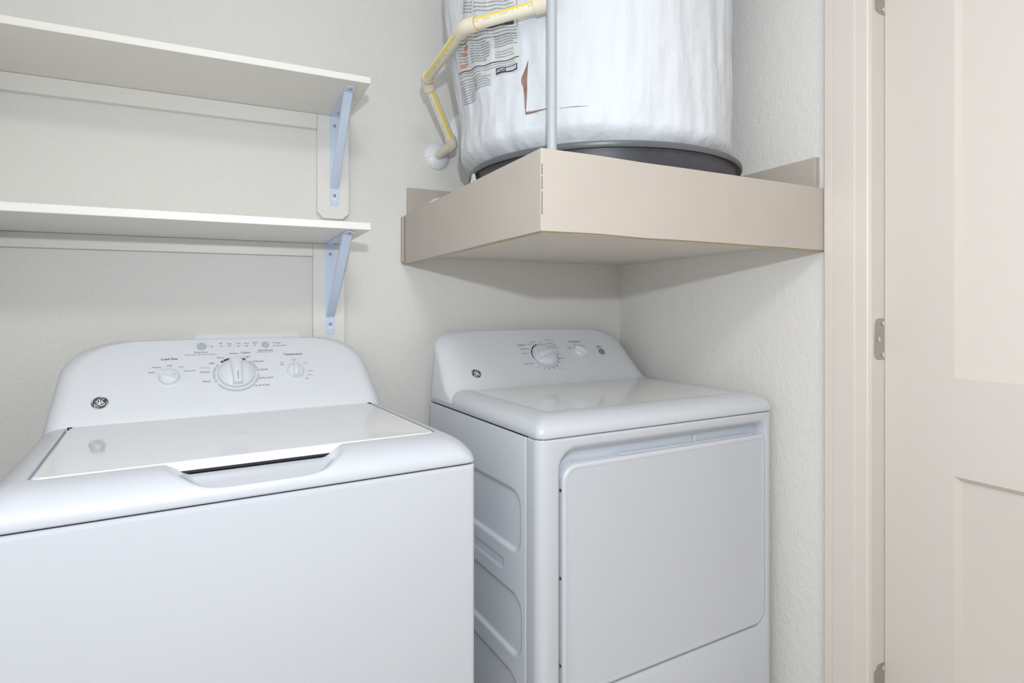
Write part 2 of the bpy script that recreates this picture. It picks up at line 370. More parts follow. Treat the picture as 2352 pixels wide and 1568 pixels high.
_tb = MB(); _p = [(-.3205, .088), (-.3240, .058), (-.3245, .040)]
_tb.add([(-.322, .090, .030), (-.330, .040, .030), (-.330, .050, .0585), (-.319, .090, .0300), (-.3265, .040, .030), (-.3265, .050, .0585)], [(0, 1, 2), (3, 5, 4), (0, 3, 4, 1), (1, 4, 5, 2), (2, 5, 3, 0)])
_tb.build('drain_tab', WHPL, pan)['label'] = 'small white plastic tab on the pan side'

# wrapped water heater
HX, HY = .8450, 1.2270; HZ0 = PZT - .0008
def HR(ph, z):
    """blanket radius at azimuth ph (radians) and height z"""
    left = math.exp(-((abs((ph - math.radians(172) + PI) % (2 * PI) - PI)) / .75) ** 2)
    base = .3300 + left * lerp_tab([(1.46, -.004), (1.52, .009), (1.588, .0085), (1.642, .018), (1.74, .038), (1.90, .050)], z)
    bot = sstep(1.450, 1.505, z); base = base - (.030 + .010 * left) * (1 - bot)
    p = Vector((math.cos(ph), math.sin(ph), 0))
    w = .0050 * noise.noise(Vector((p.x * 4, p.y * 4, z * 3)))
    w += .0035 * noise.noise(Vector((p.x * 9 + 3, p.y * 9, z * 5))) * 1.2
    w += .0012 * noise.noise(Vector((p.x * 30, p.y * 30, z * 9 + 7))) + .0028 * noise.noise(Vector((p.x * 14, p.y * 14, z * 15))) * (.85 + left * .6)
    w *= .25 + .75 * bot
    w += .0004 * noise.noise(Vector((p.x * 90, p.y * 90, z * 9)))
    return base + w
def HP(ph, z, off=0.0):
    r = HR(ph, z) + off; return (r * math.cos(ph), r * math.sin(ph), z - HZ0)
wh = thing('water_heater', 'water heater wrapped in a torn white vinyl insulation blanket on the corner platform', 'water heater', (HX, HY, HZ0))
NP_, NZ_ = 400, 150; zt_ = 2.12
rings = [[HP(2 * PI * i / NP_, HZ0 + .004 + (zt_ - HZ0 - .004) * (j / NZ_)) for i in range(NP_)] for j in range(NZ_ + 1)]
top = [[(p[0] * f, p[1] * f, zt_ - HZ0 + g) for p in rings[-1]] for f, g in ((.97, .012), (.90, .020), (.5, .024), (.05, .025))]
BLK = MB().loft(rings + top, True, True).build('insulation_blanket', VINYL, wh, ang=80)
MB().lathe([(.012, .60), (.012, ZC - HZ0 - .001)], (-.1, 0, .1), 20).build('supply_pipe', CHROME, wh)
MB().lathe([(.012, .60), (.012, ZC - HZ0 - .001)], (.1, 0, .1), 20).build('supply_pipe', CHROME, wh)
# printed label on the blanket: everything follows the blanket surface
rad = math.radians
def skew(ph, z):    # label sheet is draped and climbs towards the left: (u in degrees from the right edge, v down from the top)
    return ph, z
def patch(mb, ph0, ph1, z0l, z1l, z0r, z1r, off, n=None):
    n = n or max(1, int(abs(ph1 - ph0) / rad(1.5))); a = []; b = []
    for i in range(n + 1):
        t = i / n; ph = ph0 + (ph1 - ph0) * t
        a.append(HP(ph, z0l + (z0r - z0l) * t, off)); b.append(HP(ph, z1l + (z1r - z1l) * t, off))
    mb.loft([a, b], closed=False)
# label coordinates: u 0 (left, azimuth 176 deg) .. 1 (right, -150.5 deg); v = height at the right edge; the left side droops by TL
PHL, PHR = rad(175.5), rad(360 - 150.7)
def LU(u, v=1.7):
    a = rad(lerp_tab([(1.61, 174.5), (1.68, 178.5), (1.75, 182.0), (1.90, 184.5)], v)); return a + (PHR - a) * u
def LZ(u, v):
    v = 1.655 + (v - 1.6445) * (1.12 if v > 1.6445 else 1.0)
    return v + (1 - u) * (.020 + (v - 1.655) * .2) + .0012 * math.sin(u * 23 + v * 60) - .004 * math.sin(PI * u)
def lquad(mb, u0, u1, v0, v1, off): 
    n = max(1, int(abs(u1 - u0) * 26)); a = []; b = []
    for i in range(n + 1):
        u = u0 + (u1 - u0) * i / n; a.append(HP(LU(u, v0), LZ(u, v0), off)); b.append(HP(LU(u, v1), LZ(u, v1), off))
    mb.loft([a, b], closed=False)
mb = MB()
for i in range(26):
    u0, u1 = i / 26, (i + 1) / 26
    for j in range(20): lquad(mb, u0, u1, 1.618 + j * .0166, 1.618 + (j + 1) * .0166, .0006)
imprint(BLK, mb, LABELM)
tx = MB(); bold = MB(); org = MB(); wht = MB()
def textlines(u0, u1, v0, v1, pitch, hgt, rnd, fill=.92, mbx=None):
    v = v1
    while v > v0:
        u = u0; end = u1 - (rnd.random() * .25 * (u1 - u0) if rnd.random() < .3 else 0)
        while u < end:
            w = .007 + .020 * rnd.random(); 
            lquad(mbx or tx, u, min(u + w, end), v - hgt * .8, v, .0013); u += w + .006
        v -= pitch
rnd = random.Random(3)
textlines(.18, .98, 1.790, 1.95, .0062, .0022, rnd)
textlines(.10, .30, 1.735, 1.79, .0050, .0020, rnd)
textlines(.34, .97, 1.733, 1.79, .0062, .0020, rnd)
lquad(bold, .01, .93, 1.7035, 1.7135, .0012)
textlines(.05, .97, 1.688, 1.700, .0055, .0022, rnd)
textlines(.04, .22, 1.652, 1.688, .0046, .0020, rnd)
textlines(.30, .60, 1.652, 1.688, .0042, .0022, rnd)
textlines(.66, .97, 1.668, 1.688, .0042, .0022, rnd)
textlines(.66, .97, 1.652, 1.662, .0046, .0018, rnd)
lquad(bold, .00, .98, 1.6435, 1.6452, .0012)
textlines(.03, .92, 1.632, 1.641, .0048, .0017, rnd)
textlines(.03, .60, 1.604, 1.630, .0046, .0020, rnd)
textlines(.03, .30, 1.585, 1.603, .0046, .0020, rnd)
lquad(bold, .02, .04, 1.79, 1.93, .0012); lquad(bold, .02, .17, 1.905, 1.915, .0012); lquad(bold, .02, .17, 1.86, 1.866, .0012)
lquad(bold, .975, .981, 1.70, 1.95, .0012)
for (u, v) in ((.20, 1.678), (.15, 1.669), (.12, 1.650)): lquad(org, u - .07, u + .05, v, v + .0032, .0014)
def curved_text(mbx, s, uc, vc, width_u, hgt, off, boldf=False, italic=False):
    V, F, w = text_mesh(s, boldf, italic)
    k = width_u / w; kh = hgt / .7
    mbx.add([HP(LU(uc + x * k, vc), LZ(uc + x * k, vc + y * kh), off) for x, y in V], F)
curved_text(wht, 'IMPORTANT INFORMATION', .45, 1.7082, .70, .0055, .0022, True)
bd = MB(); lquad(bd, .665, .950, 1.6208, 1.6325, .0012)
imprint(BLK, bd, INK)
b2 = MB(); lquad(b2, .805, .940, 1.6232, 1.6303, .0020); imprint(BLK, b2, RING)
curved_text(wht, 'AUTO', .735, 1.6266, .115, .0060, .0024, True, True)
imprint(BLK, tx, INK2); imprint(BLK, bold, INK); imprint(BLK, org, ORANGE); imprint(BLK, wht, WHITEP)
# tears in the blanket
def poly_on(mb, L, R, off):     # L, R: lists of (azimuth deg, z)
    a = [HP(rad(p - 1.8), z + .003, off) for p, z in L]; b = [HP(rad(p - 1.8), z + .003, off) for p, z in R]
    mb.loft([a, b], closed=False)
mb = MB()
poly_on(mb, [(-146.2, 1.640), (-147.3, 1.625), (-148.9, 1.609), (-149.2, 1.600), (-148.5, 1.588), (-148.1, 1.565), (-147.9, 1.548), (-147.5, 1.534)],
            [(-146.0, 1.640), (-146.4, 1.625), (-146.7, 1.609), (-146.9, 1.600), (-147.0, 1.588), (-147.2, 1.565), (-147.4, 1.548), (-147.3, 1.534)], .0012)
poly_on(mb, [(-147.4, 1.5360), (-145.0, 1.5350), (-142.5, 1.5368), (-139.5, 1.5355), (-137, 1.535)], [(-147.6, 1.5310), (-145.0, 1.5318), (-142.5, 1.5335), (-139.5, 1.5345), (-137, 1.5345)], .0012)
poly_on(mb, [(-134.5, 1.5328), (-131, 1.5330), (-128.5, 1.5338), (-124.5, 1.5325)], [(-134.5, 1.5322), (-131, 1.5322), (-128.5, 1.5325), (-124.5, 1.5322)], .0012)
mb.build('tear', TORN, wh, ang=80)['label'] = 'brown backing showing through a tear'
mb = MB(); n = 16; rows = []
for j in range(13):
    z = 1.5395 + (1.643 - 1.5395) * j / 12; row = []
    for i in range(n + 1):
        a = -148.9 + (j / 12) * 1.1 + (15.0) * i / n; row.append(HP(rad(a), z, .0016 + .0015 * (1 - j / 12) * (1 - i / n) ** 2 - .002 * (i / n)))
    rows.append(row)
mb.loft(rows, closed=False); mb.build('torn_flap', VINYL, wh, ang=80)

# conduit post
post = thing('support_post', 'thin grey steel conduit post at the front corner of the platform', 'post', (.5416, .9210, PZT - .0035))
MB().lathe([(.0094, 0), (.0094, ZC - PZT + .003)], n=28).build('post_tube', CONDUIT, post)

# drain pipe of the heater
dp = thing('drain_pipe', 'cream plastic relief drain pipe with yellow stripe zigzagging from heater to wall', 'pipe', (.572, YB, 1.590))
O_ = Vector((.572, YB, 1.590))
P0 = Vector((.572, YB - .004, 1.590)) - O_; P1 = Vector((.572, 1.514, 1.590)) - O_; P2 = Vector((.471, 1.441, 1.7265)) - O_; P3 = Vector((.448, 1.118, 1.717)) - O_; P4 = Vector((.565, .972, 1.7255)) - O_; P5 = P4 + Vector((.01, .015, .35))
RP = .0121; RE = .0155
pts = [P0, P1, P2, P3, P4, P5]
for i in range(5):
    a, b = pts[i], pts[i + 1]
    seg = MB().tube([a, a.lerp(b, .5), b], RP, 24).build('pipe', CPVC if i else FITT, dp)
    if i in (1, 2, 3):
        # stripe and print on the camera side
        d = (b - a).normalized(); L = (b - a).length; mid = (a + b) / 2 + O_
        view = (Vector((0, 0, EYE)) - mid).normalized(); view = (view - d * view.dot(d)).normalized(); up = d.cross(view)
        sg = {1: 1, 2: 1, 3: 1}[i]
        if up.z < 0 and i != 1: up = -up
        if i == 1 and up.dot(Vector((math.cos(YAW), -math.sin(YAW), 0))) < 0: up = -up
        def arcband(a0, a1, t0, t1, off=.0003, n=5):
            m_ = []
            for t in (t0, t1): m_.append([tuple(a + d * L * t + (view * math.cos(rad(q)) + up * math.sin(rad(q))) * (RP + off)) for q in [a0 + (a1 - a0) * k / n for k in range(n + 1)]])
            return m_
        c0 = {1: 18, 2: 30, 3: 52}[i]
        imprint(seg, MB().loft(arcband(c0 - 14, c0 + 14, 0, 1), closed=False), YEL)
        pm = MB(); t = .15; r2 = random.Random(i)
        cc = {1: -28, 2: 2, 3: 22}[i]
        while t < .88:
            w = .006 + .012 * r2.random(); pm.loft(arcband(cc - 5, cc + 5, t, t + w, .0004, 2), closed=False); t += w + (.006 if r2.random() < .7 else .05)
        imprint(seg, pm, INK3)
def elbow(p, q, r, l=.026, collar=True):
    u = (p - q).normalized(); w = (r - q).normalized(); path = [q + u * l, q + u * (l * .45)]
    for k in range(1, 8):
        t = k / 8; path.append(((q + u * l * .45) * (1 - t) ** 2 + q * 2 * t * (1 - t) + (q + w * l * .45) * t * t))
    path += [q + w * (l * .45), q + w * l]
    n = len(path); rad_ = [RE] + [RE * .985] * (n - 2) + [RE]
    e = MB().tube(path, rad_, 26).build('elbow_fitting', FITT, dp)
    return e
for i in (1, 2, 3, 4): 
    e = elbow(pts[i - 1], pts[i], pts[i + 1], .027 if i > 1 else .022)
    if i in (2, 3, 4):
        for s in ((i - 1), (i + 1)):
            if s == 5: continue
            u = (pts[s] - pts[i]).normalized(); q = pts[i] + u * (.0272)
            MB().tube([q, q + u * .0010], RP + .0008, 24).build('glue_ring', GLUE, e)
fl = MB().lathe([(.0395, 0), (.0392, .003), (.036, .008), (.026, .014), (.0175, .0165), (.0115, .0165)], (0, -.0008, 0), 48, (0, -1, 0)).build('wall_flange', WHPL, dp)
sm = MB().tube([(-.0115, -.0163, 0), (-.026, -.0148, -.005), (-.0385, -.006, -.010)], .0005, 6); sm.build('flange_seam', INK3, fl)
esc = tag(MB().lathe([(.052, 0), (.0515, .004), (.046, .012), (.030, .020), (.012, .023), (.001, .0235)], (0, 0, 0), 48, (0, -1, 0)).build('wall_escutcheon', WHPL), 'white round wall plate half hidden behind the wrapped heater', 'wall plate', 'round white wall plates')
esc.location = (.664, YB - .0005, 1.680)
esc2 = tag(MB().lathe([(.0345, 0), (.034, .004), (.030, .010), (.016, .014), (.001, .0145)], (0, 0, 0), 40, (0, -1, 0)).build('wall_escutcheon', WHPL), 'white round cap on the back ledger board, mostly hidden by the platform side', 'cap', 'round white wall plates')
esc2.location = (.5745, YB - .0168, 1.4300)
# plaster crack below the flange
# outlet box on the wall behind the washing machine
ob = thing('washer_outlet_box', 'white plastic outlet box frame on the wall behind the washing machine', 'outlet box', (-.064, YB, .86))
mb = MB(); o1 = rr(0, .249, 0, .209, .010, 6); o2 = rr(.018, .231, .018, .191, .004, 6)
mb.loft([[(x, -.0006, z) for x, z in o1], [(x, -.005, z) for x, z in rr(0, .249, 0, .209, .010, 6)], [(x, -.007, z) for x, z in rr(.002, .247, .002, .207, .009, 6)], [(x, -.007, z) for x, z in o2], [(x, -.0008, z) for x, z in o2]], True, True)
mb.build('frame', WHPL, ob)
for x in (.06, .19): MB().lathe([(.010, 0), (.010, .02), (.014, .022), (.014, .032), (.001, .033)], (x, -.001, .08), 20, (0, -1, 0)).build('valve', CHROME, ob)

# ------------------------------------------------------------------ appliance helpers
class Face:
    """sloping console face; local z gives y, lettering lies on it"""
    def __init__(s, y0, k): s.y0, s.k = y0, k; s.c = 1 / math.hypot(1, k)
    def y(s, z): return s.y0 + (z - .95) * s.k
    def pt(s, x, z, u, v, off):     # u right, v up the slope, off outwards
        zz = z + v * s.c; return (x + u, s.y(zz) - off * s.c, zz + off * s.k * s.c)
    @property
    def n(s): return Vector((0, -s.c, s.k * s.c))
def console(tab_y, zt, zb, yb, W, flare, cw, chh, rcx, rcy, name, m, parent, arch=.004):
    """tab_y: front y against z; cw, chh: rounded top corner; rcx, rcy: rounding of the vertical edges in plan"""
    zs = [zb + (zt - chh - zb) * k / 22 for k in range(22)] + [zt - chh + chh * math.sin(PI / 2 * k / 14) for k in range(15)]
    rings = []; K = 10; NX = 24
    ybt = yb if isinstance(yb, list) else [(0, yb)]
    def ring(z, shrink, zadd=0):
        xs = lerp_tab(flare, z)
        if z > zt - chh: xs += cw * (1 - math.sqrt(max(0, 1 - ((z - (zt - chh)) / chh) ** 2)))
        yf = lerp_tab(tab_y, z) + shrink; xs += shrink * .5; yb = lerp_tab(ybt, z)
        P = [(xs, yb)]
        for k in range(K + 1):
            a = PI / 2 * k / K; P.append((xs + rcx * (1 - math.cos(PI / 2 - a + 0) ) if 0 else xs + rcx * (1 - math.cos(a)), yf + rcy * (1 - math.sin(a))))
        P[1:] = [(xs + rcx * (1 - math.cos(a)), yf + rcy * (1 - math.sin(a))) for a in [PI / 2 * k / K for k in range(K + 1)]]
        L0 = P[-1]; 
        for k in range(1, NX): P.append((L0[0] + (W - 2 * L0[0]) * k / NX, yf))
        P += [(W - x, y) for x, y in reversed(P[:K + 2])]
        out = []
        for x, y in P:              # the top edge is slightly arched; the face itself stays plane
            dz = arch * sstep(zb, zt, z) * (1 - ((x - W / 2) / (W / 2)) ** 2)
            out.append((x, y + (lerp_tab(tab_y, z + dz) - lerp_tab(tab_y, z)) * (1 if y < yb - .001 else 0), z + zadd + dz))
        return out
    for z in zs: rings.append(ring(z, 0))
    for k in range(1, 6):
        a = PI / 2 * k / 5; rings.append(ring(zt, .006 * (1 - math.cos(a)), .0018 * math.sin(a)))
    return MB().loft(rings, True, True).build(name, m, parent, ang=50)
def lettering(face, L, parent):
    mbs = {0: MB(), 1: MB(), 2: MB(), 3: MB()}
    for s, x, z, w, k in L:
        V, F, tw = text_mesh(s, k == 1); sc = w / tw
        kv = min(sc * 1.05, .0105)
        mbs[k].add([face.pt(x, z, a * sc, (b) * kv, .0006) for a, b in V], F)
    for k, nm, m in ((1, 'panel_heading', INK), (0, 'panel_lettering', INK1), (2, 'small_lettering', INK2), (3, 'pale_lettering', INK3)):
        imprint(parent, mbs[k], m)
def arc(face, x, z, r0, r1, a0, a1, off=.0006, n=None):
    n = n or max(2, int(abs(a1 - a0) / 5)); A = []; B = []
    for k in range(n + 1):
        a = rad(a0 + (a1 - a0) * k / n)
        A.append(face.pt(x, z, r0 * math.cos(a), r0 * math.sin(a), off)); B.append(face.pt(x, z, r1 * math.cos(a), r1 * math.sin(a), off))
    return A, B
def dot(mb, face, x, z, r, off=.0006):
    P = [face.pt(x, z, r * math.cos(2 * PI * k / 12), r * math.sin(2 * PI * k / 12), off) for k in range(12)]; mb.add(P, [tuple(range(12))])
def knob(face, x, z, R, h, ang, parent, skirt=0.0, mark=True):
    """round knob with a raised grip bar; ang = direction of its pointer, degrees from up, clockwise"""
    base = Vector(face.pt(x, z, 0, 0, 0)); n = face.n
    pr = [(R, .0002), (R, h * .28), (R * .97, h * .36), (R * .90, h * .42), (R * .86, h * .46), (R * .80, h * .55), (R * .5, h * .63), (.0005, h * .66)]
    k_ = MB().lathe(pr, tuple(base), 56, n).build('control_knob', KNOB, parent, ang=40)
    a = rad(90 - ang); U = Vector((math.cos(a), 0, 0)) ; dirv = (Vector(face.pt(x, z, math.cos(a), math.sin(a), 0)) - base).normalized(); side = n.cross(dirv).normalized()
    g = MB(); rings = []
    N = 12
    for i in range(N + 1):
        t = -1 + 2 * i / N; l = t * R * .93
        prof = h * (.60 + .40 * math.cos(t * PI / 2 * .80) ** .6); w = R * .27 * (1 - .15 * t)
        c0 = base + dirv * l
        rings.append([tuple(c0 + side * w * 1.25 + n * h * .30), tuple(c0 + side * w + n * (prof * .90)), tuple(c0 + side * w * .75 + n * prof), tuple(c0 - side * w * .75 + n * prof), tuple(c0 - side * w + n * (prof * .90)), tuple(c0 - side * w * 1.25 + n * h * .30)])
    g.loft(rings, True, True); go = g.build('grip', KNOB, k_, ang=50)
    if mark:
        m_ = MB(); q = []
        for i in range(6):
            t = (.30 + .55 * i / 5); l = t * R * .93; prof = h * (.60 + .40 * math.cos(t * PI / 2 * .80) ** .6) + .0004; c0 = base + dirv * l
            q.append([tuple(c0 + side * R * .022 + n * prof), tuple(c0 - side * R * .022 + n * prof)])
        m_.loft(q, closed=False); imprint(go, m_, INK2)
    return k_
def button(face, x, z, R, h, m, parent):
    base = face.pt(x, z, 0, 0, 0)
    b = MB().lathe([(R * 1.08, .0001), (R * 1.08, .0009), (R, .0012), (R, h * .7), (R * .93, h * .92), (R * .8, h), (R * .3, h * .93), (.0004, h * .92)], base, 36, face.n).build('push_button', m, parent, ang=50)
    return b
def logo(face, x, z, R, parent):
    base = face.pt(x, z, 0, 0, 0)
    d_ = MB().lathe([(R, .0001), (R, .0012), (R * .97, .0018), (R * .94, .0018), (R * .90, .0012)], base, 48, face.n).build('badge', CHROME, parent, ang=40)
    mb = MB(); P = [face.pt(x, z, R * .925 * math.cos(2 * PI * k / 48), R * .925 * math.sin(2 * PI * k / 48), .0015) for k in range(48)]; mb.add(P, [tuple(range(48))]); imprint(d_, mb, INK)
    st = MB()
    def stroke(pts, w0, w1):
        # pts given on the magnified badge: centre (810, 890), half axes 520 x 312
        q = [((px - 810) / 520 * R, -(py - 890) / 312 * R + 0.0) for px, py in pts]
        sm_ = []
        for i in range(len(q) - 1):                     # Catmull-Rom
            p0 = q[max(i - 1, 0)]; p1 = q[i]; p2 = q[i + 1]; p3 = q[min(i + 2, len(q) - 1)]
            for k in range(6):
                t = k / 6; sm_.append(tuple(.5 * (2 * p1[c] + (p2[c] - p0[c]) * t + (2 * p0[c] - 5 * p1[c] + 4 * p2[c] - p3[c]) * t * t + (3 * p1[c] - p0[c] - 3 * p2[c] + p3[c]) * t ** 3) for c in (0, 1)))
        sm_.append(q[-1]); A = []; B = []
        for i, p in enumerate(sm_):
            a_ = sm_[max(i - 1, 0)]; b_ = sm_[min(i + 1, len(sm_) - 1)]; dx, dy = b_[0] - a_[0], b_[1] - a_[1]; l = math.hypot(dx, dy) or 1
            t = i / (len(sm_) - 1); w = R * (w0 + (w1 - w0) * math.sin(PI * t))
            A.append(face.pt(x, z, p[0] - dy / l * w, p[1] + dx / l * w, .0020)); B.append(face.pt(x, z, p[0] + dy / l * w, p[1] - dx / l * w, .0020))
        st.loft([A, B], closed=False)
    stroke([(545, 800), (600, 850), (670, 860), (650, 800), (690, 750), (760, 740), (810, 790), (800, 870), (760, 950), (700, 1025), (610, 1070), (525, 1050), (540, 985), (640, 930), (740, 895), (810, 850)], .035, .055)
    stroke([(1060, 745), (1000, 725), (930, 760), (915, 820), (960, 860), (1020, 850), (940, 870), (850, 920), (820, 980), (880, 1045), (980, 1045), (1080, 980), (1050, 915), (970, 905), (920, 950), (970, 985)], .035, .055)
    stroke([(770, 655), (830, 680), (900, 640), (1010, 635), (1110, 670)], .012, .035)
    stroke([(1165, 840), (1220, 880), (1240, 950), (1190, 1040), (1100, 1105)], .012, .035)
    stroke([(850, 1125), (790, 1105), (700, 1145), (600, 1150), (490, 1105)], .012, .035)
    stroke([(455, 940), (400, 920), (375, 850), (410, 770), (490, 690)], .012, .035)
    imprint(d_, st, WHITEP)
    return d_

# ------------------------------------------------------------------ washing machine
WW, WD, WG, WT = .686, .640, .862, .9055
wm = thing('washing_machine', 'white top-loading washing machine with three dials under the wall shelves', 'washing machine', (.4068 - .686 * math.cos(.0845), .9506 - .686 * math.sin(.0845), 0), .0845)
def arcpts(cx, cy, r, a0, a1, n=8): return [(cx + r * math.cos(rad(a0 + (a1 - a0) * k / n)), cy + r * math.sin(rad(a0 + (a1 - a0) * k / n))) for k in range(n + 1)]
plan = [(.004, WD)] + arcpts(.004 + .010, .010, .010, 180, 270) + arcpts(WW - .014, .010, .010, 270, 360) + [(WW - .004, WD)]
mb = MB(); mb.loft([[(x, y, z) for x, y in plan] for z in (.012, .02, WG - .010)], True, False)
def inset_plan(d): return [(min(max(x, .004 + d), WW - .004 - d), max(y, d), ) for x, y in plan]
mb.loft([[(x, y, WG - .010) for x, y in plan], [(x, y, WG - .006) for x, y in inset_plan(.0006)], [(x, y, WG - .0038) for x, y in inset_plan(.0035)]], False, True)
mb.build('cabinet', ENAM, wm, ang=40)
MB().box(.010, WW - .010, .008, WD - .01, WG - .006, WG + .004).build('gap_shade', BLACK, wm, smooth=False)  # black box added inside so the seam under the top looks shaded
for x in (.05, WW - .05):
    for y in (.06, WD - .06): MB().lathe([(.018, 0), (.020, .004), (.012, .008), (.010, .016)], (x, y, 0), 16).build('levelling_foot', BLACK, wm)
# rounded top with the lid opening and the hand scoop
def scoop(x, y, z):
    xc = .337; cx_ = abs(x - xc)
    hw = .056 + .070 * (1 - (1 - min(1, max(0, y) / .070)) ** 2.2) ** .55      # half width: wide at the lid, rounded off towards the front
    e = 1 - sstep(hw - .032, hw + .006, cx_)
    fr = sstep(.002, .012, y)                            # fades out at the lower lip
    if y > .0745: return z
    t = max(0, (y - .004) / .070); zf = .8725 + .0140 * t ** .8
    zn = z + (min(z, zf) - z) * e * fr
    return zn
rings = []
LX0, LX1, LY0, LY1 = .050, .642, .0740, .4800
def ringW(ix, iy, z, r, yb=WD, sc=True):
    P = rr(ix, WW - ix, iy, yb, (r, r, .004, .004), 8, 150, 60)
    return [(x, y, scoop(x, y, z) if sc else z) for x, y in P]
rings.append(ringW(.0045, .0045, WG - .0016, .016, sc=False)); rings.append(ringW(.0012, .0012, WG - .0012, .018, sc=False)); rings.append(ringW(0, 0, WG + .0010, .020, sc=False))
N = 30
for k in range(0, N + 1):
    t = k / N; a = PI / 2 * t
    rings.append(ringW(.046 * (1 - math.cos(a)) ** .9 * 1.0, .0700 * (1 - math.cos(a)), WG + .004 + (WT - WG - .004) * math.sin(a) ** 1.0, .022 + .012 * math.sin(PI * t) , yb=WD - .02 * t))
lr = (.016, .016, .006, .006)
def ringL(d, z): return [(x, y, scoop(x, y, z) if d < .0015 and z > .9 else z) for x, y in rr(LX0 - d, LX1 + d, LY0 - d, LY1 + d, lr, 8, 150, 60)]
rings.append(ringL(.0012, WT)); rings.append([(x, y, min(z2, z)) for (x, y, z2), z in zip(ringL(.0002, WT - .0012), [WT] * 10000)]); rings.append([(x, y, .884) for x, y, _ in ringL(.0000, .884)])
topo = MB().loft(rings, False, True).build('top_cover', ENAM, wm, ang=60)
# the lid
lid = MB(); lz = WT + .0012
def lring(d, z, ex=0): return [(x, y, z) for x, y in rr(LX0 + .0028 + d, LX1 - .0028 - d, LY0 + .0006 + d, LY1 - .001 - d, (.015, .015, .006, .006), 8, 4, 4)]
lid.loft([lring(.002, lz - .0160), lring(0, lz - .0150), lring(0, lz - .0055), lring(.0008, lz - .0028), lring(.0026, lz - .0010), lring(.0050, lz), lring(.0080, lz - .0003), lring(.012, lz - .0008)], True, True)
lido = lid.build('lid', GLOSS, wm, ang=50)
for x in (LX0 + .002, LX1 - .010): MB().box(x, x + .008, LY1 - .016, LY1 - .010, lz - .004, lz + .0012).build('hinge_pin', BLACK, wm, bevel=.001)
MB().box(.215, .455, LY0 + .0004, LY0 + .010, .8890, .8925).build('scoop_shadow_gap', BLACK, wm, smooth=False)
wf = Face(.5095, .93)
tabW = [(.880, .466), (.905, .474), (.915, .480), (.925, .4875), (.935, .4958), (.945, wf.y(.945)), (1.08, wf.y(1.08))]
con = console(tabW, 1.0560, .880, .640, WW, [(.88, .008), (.905, .012), (.93, .016), (1.0, .026), (1.06, .036)], .085, .060, .032, .040, 'console', PLAST, wm, arch=.006)
bp_ = MB().loft([[(x, y, z) for x, z in [(.016, .872), (WW - .016, .872), (WW - .028, 1.012), (.028, 1.012)]] for y in (.6405, .645)], True, True); bp_.build('console_back_plate', ENAM, wm)
# moulded rib where console meets the lid
MB().tube([(.065, .4795, .9075), (.20, .4795, .9085), (.34, .4795, .9088), (.48, .4795, .9085), (.622, .4795, .9075)], .0022, 10).build('console_foot_rib', PLAST, wm)
WL = [('Load Size', 0.221, 1.023, 0.031, 1), ('Small', 0.187, 0.997, 0.011, 0), ('Medium', 0.197, 1.007, 0.016, 0), ('Large', 0.221, 1.01, 0.01, 0), ('Super', 0.243, 1.006, 0.01, 0), ('Precise Fill', 0.259, 0.997, 0.021, 0), ('Deep Rinse', 0.283, 1.035, 0.027, 0), ('Select when adding Fabric Softener', 0.283, 1.03, 0.065, 2), ('Fill', 0.325, 1.053, 0.006, 0), ('Soak', 0.343, 1.052, 0.01, 0), ('Wash', 0.362, 1.052, 0.01, 0), ('Rinse', 0.38, 1.052, 0.011, 0), ('Spin', 0.399, 1.053, 0.01, 0), ('Pause', 0.451, 1.051, 0.012, 0), ('Lid Locked', 0.456, 1.045, 0.023, 0), ('Start/Pause', 0.42, 1.035, 0.032, 0), ('Hold 3 Secs to Stop', 0.419, 1.031, 0.036, 2), ('Medium', 0.351, 1.03, 0.019, 0), ('Colors', 0.376, 1.031, 0.019, 1), ('Heavy', 0.322, 1.022, 0.015, 0), ('Light', 0.379, 1.022, 0.012, 0), ('Light', 0.304, 1.011, 0.012, 0), ('Whites', 0.289, 1.002, 0.02, 3), ('Medium', 0.289, 0.993, 0.019, 0), ('Heavy', 0.291, 0.974, 0.016, 0), ('Delicates', 0.401, 1.011, 0.023, 0), ('Casuals', 0.41, 0.993, 0.019, 0), ('Bulky Items', 0.414, 0.975, 0.03, 0), ('Drain & Spin', 0.404, 0.96, 0.03, 0), ('Temperature', 0.481, 1.024, 0.043, 1), ('Cold', 0.48, 1.011, 0.01, 0), ('Tap', 0.452, 1.006, 0.007, 0), ('Cold', 0.452, 1.001, 0.009, 0), ('Cool', 0.507, 1.003, 0.009, 0), ('Colors', 0.516, 0.985, 0.012, 0), ('Warm', 0.513, 0.976, 0.011, 0), ('Hot', 0.504, 0.968, 0.007, 0)]
lettering(wf, WL, con)
bx, bz = 0.3520, 0.9860
ringm = MB(); darkm = MB()
for a0, a1 in ((141, 206), (51, 8), (-4, -146)): A, B = arc(wf, bx, bz, .0437, .0482, a0, a1); ringm.loft([A, B], closed=False)
for a0, a1 in ((130, 96), (93, 62)): A, B = arc(wf, bx, bz, .0437, .0485, a0, a1); darkm.loft([A, B], closed=False)
kx, kz = 0.2200, 0.9860; tx_, tz = 0.4800, 0.9850
for a0, a1 in ((150, 118), (90, 52)): A, B = arc(wf, kx, kz, .0215, .0245, a0, a1); ringm.loft([A, B], closed=False)
A, B = arc(wf, kx, kz, .0215, .0250, 44, 32); darkm.loft([A, B], closed=False)
for a0, a1 in ((140, 112), (66, -8), (-12, -42)): A, B = arc(wf, tx_, tz, .0215, .0242, a0, a1); ringm.loft([A, B], closed=False)
imprint(con, ringm, RING); 
for x, z in ((0.3060, 1.0470), (0.3250, 1.0470), (0.3430, 1.0470), (0.3620, 1.0460), (0.3800, 1.0460), (0.3990, 1.0470), (0.4410, 1.0520), (0.4400, 1.0450)): dot(darkm, wf, x, z, .0013)
